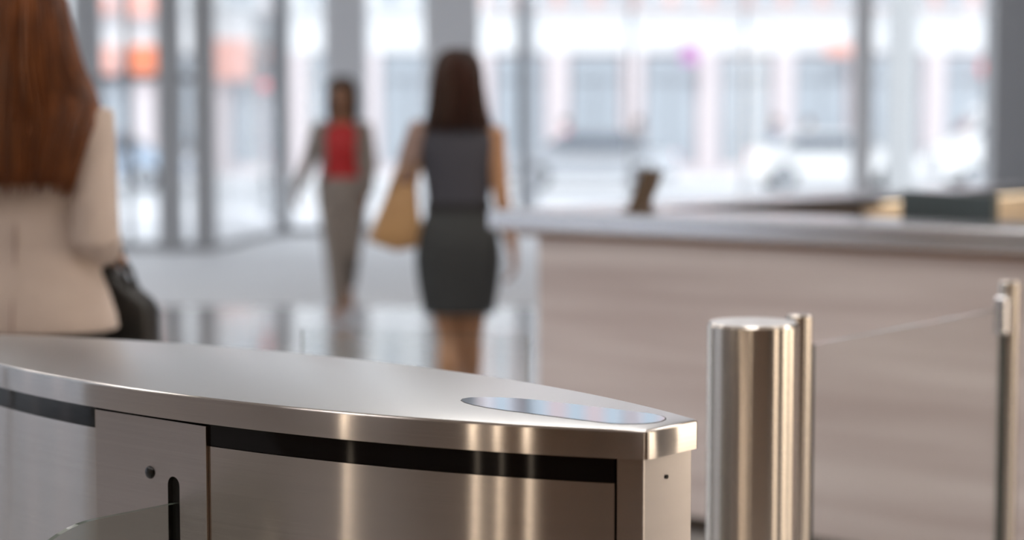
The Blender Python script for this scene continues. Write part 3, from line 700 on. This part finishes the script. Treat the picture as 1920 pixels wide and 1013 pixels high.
ws = [.06, .06, .06, .06, .03, .025, .03, .05]
o.add([(x, -q, z) for (x, z), q in zip(prf, ws)] + [(x, q, z) for (x, z), q in zip(prf, ws)], [list(range(n)), list(range(n, 2 * n))[::-1]] + [(i, n + i, n + (i + 1) % n, (i + 1) % n) for i in range(n)])
o.build('bag_body', 'tan_leather', tb, bevel=.016, seg=3, smooth=50)
for y in (-.03, .03):
    MB().tube([(-.035, y, .25), (-.005, y, .33), (.035, y, .38), (.070, y, .40), (.085, y, .34), (.07, y, .26)], [(.010, .005)] * 6, 8).build('handle', 'tan_leather', tb, smooth=60)

# ---------------------------------------------- woman in the red top and suit (walks towards us)
s = 1.74 / 1.70
w3p = tag(empty('person', (-1.235, 13.6, 0), PI), 'woman in open greige trouser suit and red top walking towards the turnstile', 'person')
J = leg_joints({'shR': V(.165, -.01, 1.40), 'elR': V(.250, -.06, 1.15), 'wrR': V(.330, .0, .95), 'hdR': V(.15, .15, -1),
                'shL': V(-.165, -.01, 1.40), 'elL': V(-.205, .02, 1.13), 'wrL': V(-.190, .12, .93), 'hdL': V(0, .3, -1),
                'hpR': V(.085, 0, .89), 'knR': V(.050, .10, .50), 'anR': V(.020, .19, .125), 'hpL': V(-.085, 0, .89), 'knL': V(-.060, .04, .49), 'anL': V(-.020, -.22, .23), 'tipL': V(0, 0, -.09)}, s)
put('body', body_mesh(J, s, .006), 'skin_brown', w3p); face_parts(w3p, J, s, 'hair_black')
o = MB().loft([(.98, .140, .104), (1.05, .138, .102), (1.15, .146, .106, 0, .006), (1.25, .156, .122, 0, .016), (1.33, .158, .120, 0, .010), (1.385, .135, .098, 0, .004), (1.42, .100, .080, 0, -.002), (1.44, .075, .066, 0, -.006)], 32, 2.2)
put('red_top', remeshed(o, 'red_top', .008, 4), 'red_cloth', w3p)
# open blazer: shell with a front gap, plus sleeves
o = MB(); rs = []
for z, rx, ry, cy, gap in ((.955, .200, .150, -.01, 66), (1.00, .192, .146, -.008, 60), (1.06, .176, .132, -.004, 52), (1.12, .168, .126, 0, 46), (1.20, .176, .130, .006, 40), (1.28, .186, .140, .010, 38), (1.35, .188, .132, .006, 40), (1.40, .170, .104, -.002, 44), (1.435, .118, .082, -.008, 48), (1.455, .080, .070, -.01, 50)):
    rg = []
    for i in range(33):
        a = math.radians(90 + gap + (360 - 2 * gap) * i / 32)
        rg.append(V(rx * math.cos(a), cy + ry * math.sin(a), z))
    inner = [V(p.x * .93, cy + (p.y - cy) * .90, p.z) for p in rg][::-1]
    rs.append(rg + inner)
o.rings(rs)
for k in 'RL':
    sh, el, wr = J['sh' + k], J['el' + k], J['wr' + k]
    o.tube([V(sh.x * .6, sh.y, 1.405), sh, sh.lerp(el, .5), el, el.lerp(wr, .5), wr.lerp(el, .06)], [.050, .062, .058, .054, .050, .042], 16)
put('blazer', remeshed(o, 'blazer', .008, 3), 'beige_cloth', w3p)
o = MB().loft([(.80, .12, .11), (.86, .184, .134, 0, -.014), (.93, .188, .136, 0, -.016), (1.00, .170, .124, 0, -.008), (1.045, .140, .103)], 30, 2.2)
for k in 'RL':
    o.tube([J['hp' + k], J['hp' + k].lerp(J['kn' + k], .4), J['kn' + k], J['an' + k] + (J['kn' + k] - J['an' + k]) * .08], [.100, .094, .072, .056], 16)
put('trousers', remeshed(o, 'trousers', .008, 4), 'beige_cloth', w3p)
shoe(w3p, J['anR'], J['ftR'], s, 'nude_leather', .06); shoe(w3p, J['anL'], J['ftL'], s, 'nude_leather', .06, V(0, 0, -.09))
hp_prof = [(1.766, .028, -.005, .03, .03), (1.750, .062, -.005, .066, .085), (1.72, .088, -.006, .094, .082), (1.67, .098, -.010, .106, .052), (1.61, .102, -.016, .106, .030), (1.55, .104, -.022, .100, .024), (1.50, .100, -.03, .086, .016), (1.46, .090, -.035, .07, .0)]
put('hair', hair_mesh(hp_prof, 70, s, 1.76, .012, seed=9, jitter=.02), 'hair_black', w3p, smooth=60)

# ================================================================== THE STREET
struct(MB().box((0, 29.0, -.12), (120, 8.4, .2)).build('pavement', 'pavement'), 'pale pavement outside the lobby windows')
struct(MB().box((0, 41.5, -.22), (120, 17, .2)).build('road', 'asphalt'), 'sunlit road')
struct(MB().box((0, 53.6, -.12), (120, 7.4, .2)).build('pavement_far', 'pavement'), 'pale pavement across the road')
struct(MB().box((-35, 8, -.14), (56, 34, .2)).build('pavement_side', 'asphalt_side'), 'side street pavement')
for y in (33.1, 49.95): struct(MB().box((0, y, -.09), (120, .18, .2)).build('kerb', 'white_render', bevel=.02), 'stone kerb')
for k in range(9): 
    struct(MB().box((-24 + k * 6, 41.5, -.119), (2.6, .14, .004)).build('road_marking', 'white_paint'), 'white lane dash on the road')

def shop_building(x0, nb, bay, y, label, upper, glass, fascia, h=13.0, rz=0):
    t = tag(empty('shop_building', (x0, y, 0), rz), label, 'building')
    Wd = nb * bay
    MB().box((Wd / 2, 1.2, h / 2), (Wd, 1.6, h)).build('wall', upper, t)
    MB().box((Wd / 2, .28, 4.25), (Wd, .30, 1.15)).build('fascia', fascia, t, bevel=.03)
    MB().box((Wd / 2, .22, 4.88), (Wd, .46, .14)).build('cornice', fascia, t, bevel=.02)
    wm = MB().box((0, .38, 1.95), (bay - .74, .06, 3.3)).mesh('shop_window'); wm.materials.append(M[glass])
    pm = MB().box((0, .26, 1.85), (.62, .42, 3.7)).mesh('pier', .03); sm = MB().box((0, .30, .15), (bay - .74, .2, .3)).mesh('stall_riser')
    fr = MB().box((0, .33, 2.85), (bay - .74, .05, .07)).box((0, .33, 1.75), (.06, .05, 2.9)).mesh('window_bars')
    um = MB().box((0, .36, 0), (.78, .06, 1.9)).mesh('upper_window'); um.materials.append(M['shop_glass'])
    ub = MB().box((0, .30, -1.0), (.95, .20, .10)).mesh('sill')
    for k in range(nb + 1): put('pier', pm, 'pink_stone', t).location = (k * bay, 0, 0)
    for k in range(nb):
        x = (k + .5) * bay
        w = put('shop_window', wm, glass, t); w.location = (x, 0, 0)
        put('window_bars', fr, 'grey_paint', w); put('stall_riser', sm, 'pink_stone', t).location = (x, 0, 0)
        for fl in (6.15, 9.4):
            for dx in (-bay / 4, bay / 4):
                u = put('upper_window', um, 'shop_glass', t); u.location = (x + dx, 0, fl); put('sill', ub, 'white_render', u)
    MB().box((Wd / 2, .9, h + .15), (Wd + .2, 1.8, .3)).build('parapet', fascia, t, bevel=.03)
    return t
shop_building(-.9, 8, 2.3, 57.0, 'pale shop building with white fascia opposite the reception desk', 'brick', 'shop_glass', 'white_render')
shop_building(-20.4, 8, 2.3, 57.0, 'white shop building with orange signs opposite the entrance doors', 'white_render', 'shop_glass', 'white_render')
shop_building(18.6, 6, 2.3, 57.0, 'dark windowed shop building opposite the taupe wall', 'pink_stone', 'shop_dark', 'white_render')
# unseen side street building, added to block sky light from the steel
shop_building(-19, 12, 2.3, -4.0, 'unseen pale shop building added along the side street to block sky', 'white_render', 'shop_glass', 'white_render', 11.0, PI / 2)

def flat_sign(name, x, z, w, h, m, lab, y=56.6, rnd_=False):
    t = tag(empty(name, (x, y, z)), lab, 'sign')
    if rnd_:
        MB().rings([[V(r * math.cos(2 * PI * i / 28), yy, r * math.sin(2 * PI * i / 28)) for i in range(28)] for r, yy in ((w / 2, .06), (w / 2, -.03), (w / 2 - .03, -.05))]).build('disc', m, t)
    else: MB().box((0, 0, 0), (w, .14, h)).build('board', m, t, bevel=.03)
    MB().box((0, .3, 0), (.08, .6, .08)).build('bracket', 'grey_paint', t)
flat_sign('shop_sign', -11.15, 3.45, .95, .85, 'orange', 'square orange red sign over a shop window, seen through the double doors')
flat_sign('shop_sign', -12.15, 3.45, .55, .85, 'salmon', 'narrow salmon sign just beside the square orange sign')
flat_sign('shop_sign', -11.2, 5.10, 1.15, .70, 'salmon', 'wide salmon sign above the square orange sign')
flat_sign('shop_sign', -12.3, 5.10, .6, .6, 'salmon', 'small salmon sign beside the wide upper salmon sign', rnd_=True)
flat_sign('shop_sign', -8.45, 3.45, 1.15, 1.2, 'salmon', 'large square salmon sign seen between two entrance posts')
flat_sign('shop_sign', 9.95, 3.75, 1.0, .38, 'salmon', 'low salmon sign over the shop window beside the wide mullion')
flat_sign('shop_sign', 14.4, 3.2, .62, .62, 'red_sign', 'round red sign close to the taupe wall', rnd_=True)
fl = tag(empty('shop_flag', (5.35, 56.3, 3.2)), 'small magenta flag hung on the shop facade', 'flag')
fm = MB(); rs = [[V(-.25 + .5 * i / 8, .04 * math.sin(i * 1.3), z) for i in range(9)] + [V(-.25 + .5 * i / 8, .04 * math.sin(i * 1.3) + .012, z) for i in range(8, -1, -1)] for z in (.12, .4, .68)]
fm.rings(rs).build('cloth', 'magenta', fl, smooth=60); MB().tube([(0, .85, .86), (0, -.05, .70)], [.02, .02]).build('pole', 'grey_paint', fl)

def car(x, y, rz, m, lab, van=False):
    t = tag(empty('van' if van else 'car', (x, y, -.12), rz), lab, 'van' if van else 'car')
    if van: side = [(-2.4, .30), (-2.42, 1.9), (-2.3, 2.1), (1.0, 2.12), (1.35, 2.0), (1.9, 1.25), (2.4, 1.05), (2.5, .7), (2.48, .30)]
    else: side = [(-2.1, .28), (-2.14, .75), (-2.05, .98), (-1.5, 1.02), (-1.0, 1.40), (-.5, 1.47), (.2, 1.46), (.55, 1.38), (1.15, 1.0), (1.85, .88), (2.12, .70), (2.14, .30)]
    wv = .95 if van else .86; rs = []
    for yy, sc in ((-wv, .0), (-wv + .08, 1), (wv - .08, 1), (wv, .0)):
        rs.append([V(px * (1 if sc else .985), yy if sc or pz < 1.0 else (yy * .86), pz - (0 if sc else .03 * (pz > 1))) for px, pz in side])
    n = len(side); MB().rings(rs).build('shell', m, t, bevel=.05, seg=2, smooth=40)
    gl = [(-1.35, 1.02), (-.95, 1.34), (.45, 1.34), (.95, 1.02)] if not van else [(.55, 1.35), (.55, 1.90), (1.2, 1.90), (1.62, 1.35)]
    for e in (-1, 1):
        yy = e * (wv - .03); o = MB(); k = len(gl)
        o.add([(a, yy - e * .02, b) for a, b in gl] + [(a, yy - e * (.02 if b < 1.2 else .06) + e * .05, b) for a, b in gl], [list(range(k)), list(range(k, 2 * k))[::-1]] + [(i, k + i, k + (i + 1) % k, (i + 1) % k) for i in range(k)])
        o.build('side_window', 'car_glass', t)
    fx = 1.62 if van else .88
    MB().box((fx if van else .86, 0, 1.62 if van else 1.2), (.05, wv * 1.6, .62 if van else .52), R=Matrix.Rotation(math.radians(-34 if van else -58), 3, 'Y')).build('windscreen', 'car_glass', t)
    for wx in ((-1.55, 1.6) if van else (-1.3, 1.3)):
        for e in (-1, 1):
            wh = MB(); wh.rings([[V(wx + r * math.cos(2 * PI * i / 22), e * yy, .33 + r * math.sin(2 * PI * i / 22)) for i in range(22)] for r, yy in ((.30, wv - .2), (.33, wv - .17), (.33, wv + .0), (.29, wv + .02))])
            w_ = wh.build('wheel', 'tyre', t, smooth=40)
            MB().rings([[V(wx + r * math.cos(2 * PI * i / 16), e * yy, .33 + r * math.sin(2 * PI * i / 16)) for i in range(16)] for r, yy in ((.2, wv), (.2, wv + .025), (.05, wv + .035))]).build('hub_cap', 'silver_paint', w_, smooth=40)
    for e in (-1, 1):
        MB().box((2.1 if not van else 2.44, e * .62, .72 if not van else .85), (.10, .34, .16)).build('headlamp', 'white_paint', t, bevel=.03)
        MB().box((-2.1 if not van else -2.41, e * .68, .85), (.08, .22, .16)).build('tail_lamp', 'red_sign', t, bevel=.03)
car(7.9, 46.2, 0, 'white_paint', 'white saloon car on the road opposite the bent bronze stand')
car(1.9, 46.4, PI, 'silver_paint', 'silver saloon car on the road behind the woman in charcoal dress')
car(12.9, 46.5, PI, 'white_paint', 'white delivery van on the road beyond the wide mullion', True)
car(-10.2, 46.3, 0, 'blue_paint', 'pale blue car on the road beyond the double doors')

def pedestrian(x, y, rz, top, legs, hair, lab, sc=1.0):
    s = sc; t = tag(empty('person', (x, y, -.02), rz), lab, 'person', 'pedestrians across the road')
    J = leg_joints({'knR': V(.08, .10, .48), 'anR': V(.08, .14, .105), 'knL': V(-.08, .03, .48), 'anL': V(-.08, -.18, .14), 'elR': V(.22, -.08, 1.11), 'wrR': V(.23, -.04, .86), 'elL': V(-.22, .02, 1.11), 'wrL': V(-.23, .14, .89)}, s)
    put('body', body_mesh(J, s, .012), 'skin_tan', t)
    o = MB().loft([(.86, .185, .13), (1.0, .17, .12), (1.15, .165, .118), (1.3, .18, .118), (1.385, .15, .09), (1.42, .07, .06)], 24)
    for k in 'RL': o.tube([J['sh' + k], J['el' + k], J['wr' + k]], [.062, .052, .042], 10)
    put('jacket', remeshed(o, 'jacket', .014, 2), top, t)
    o = MB().loft([(.80, .14, .11), (.9, .17, .122), (1.0, .15, .11)], 20)
    for k in 'RL': o.tube([J['hp' + k], J['kn' + k], J['an' + k]], [.098, .072, .056], 10)
    put('trousers', remeshed(o, 'trousers', .014, 2), legs, t)
    hp_ = [(1.715, .03, 0, .03, .03), (1.69, .072, -.005, .078, .06), (1.64, .086, -.01, .098, .045), (1.58, .088, -.012, .098, .03), (1.51, .08, -.02, .08, .02)]
    put('hair', hair_mesh(hp_, 12, s, 1.7, .014), hair, t, smooth=60)
    for k in 'RL': shoe(t, J['an' + k], J['ft' + k], s, 'black_leather', .03)
pedestrian(3.58, 53.0, PI / 2, 'grey_cloth', 'blue_cloth', 'hair_black', 'pedestrian in grey jacket across the road directly above the bent bronze stand')
pedestrian(1.55, 53.5, -PI / 2, 'pink_cloth', 'white_cloth', 'hair_dark', 'pedestrian in pink jacket across the road')
pedestrian(7.35, 52.2, PI / 2, 'blue_cloth', 'grey_cloth', 'hair_black', 'pedestrian in blue jacket across the road beyond the white saloon car')
pedestrian(8.5, 53.6, -PI / 2, 'white_cloth', 'blue_cloth', 'hair_dark', 'pedestrian in white jacket and blue trousers across the road')
pedestrian(-9.0, 53.2, PI / 2, 'black_cloth', 'grey_cloth', 'hair_black', 'pedestrian in black jacket seen through the entrance doors')
# yellow newspaper box, traffic signals, street lamps
nb_ = tag(empty('newspaper_box', (12.45, 50.6, -.02)), 'yellow newspaper box on the far pavement beside the taupe wall', 'newspaper box')
MB().box((0, 0, .95), (.5, .45, .8)).build('cabinet', 'yellow', nb_, bevel=.04); MB().box((0, -.23, 1.08), (.38, .02, .36)).build('door_window', 'car_glass', nb_); MB().box((0, 0, .28), (.12, .12, .56)).build('pedestal', 'grey_paint', nb_); MB().box((0, 0, .02), (.4, .4, .04)).build('foot', 'grey_paint', nb_)
tl = tag(empty('traffic_light', (-3.96, 30.2, -.02)), 'traffic light on a grey pole outside the entrance', 'traffic light')
MB().lathe([(.09, 0), (.07, .1), (.055, .4), (.05, 3.3), (.001, 3.32)], 16).build('pole', 'grey_paint', tl, smooth=40)
MB().box((0, -.12, 2.75), (.32, .22, 1.0)).build('housing', 'grey_paint', tl, bevel=.03)
for k, m in enumerate(('lens_off', 'lens_off', 'tl_red')):
    z = 2.42 + .33 * k if m != 'tl_red' else 2.10
    MB().rings([[V(r * math.cos(2 * PI * i / 20), yy, z + r * math.sin(2 * PI * i / 20)) for i in range(20)] for r, yy in (((.11, -.22), (.11, -.245), (.05, -.26)) if m != 'tl_red' else ((.075, -.19), (.075, -.215), (.03, -.225)))]).build('lens', m, tl, smooth=40)
MB().box((0, -.10, 2.10), (.30, .20, .30)).build('pedestrian_signal', 'grey_paint', tl, bevel=.03)
for k, (x, y, lab) in enumerate(((.28, 31.5, 'grey street lamp post beside the woman in charcoal dress'), (11.6, 32.2, 'grey street lamp post seen near the taupe wall'))):
    t = tag(empty('street_lamp', (x, y, -.02)), lab, 'street lamp')
    MB().lathe([(.16, 0), (.14, .5), (.085, .7), (.07, 5.8), (.001, 5.82)], 18).build('pole', 'grey_paint', t, smooth=40)
    MB().tube([(0, 0, 5.7), (.2, 0, 6.0), (.9, 0, 6.1)], [.05, .045, .04]).build('arm', 'grey_paint', t, smooth=50)
    MB().ell((1.1, 0, 6.08), (.3, .12, .07)).build('lamp_head', 'grey_paint', t, smooth=60)
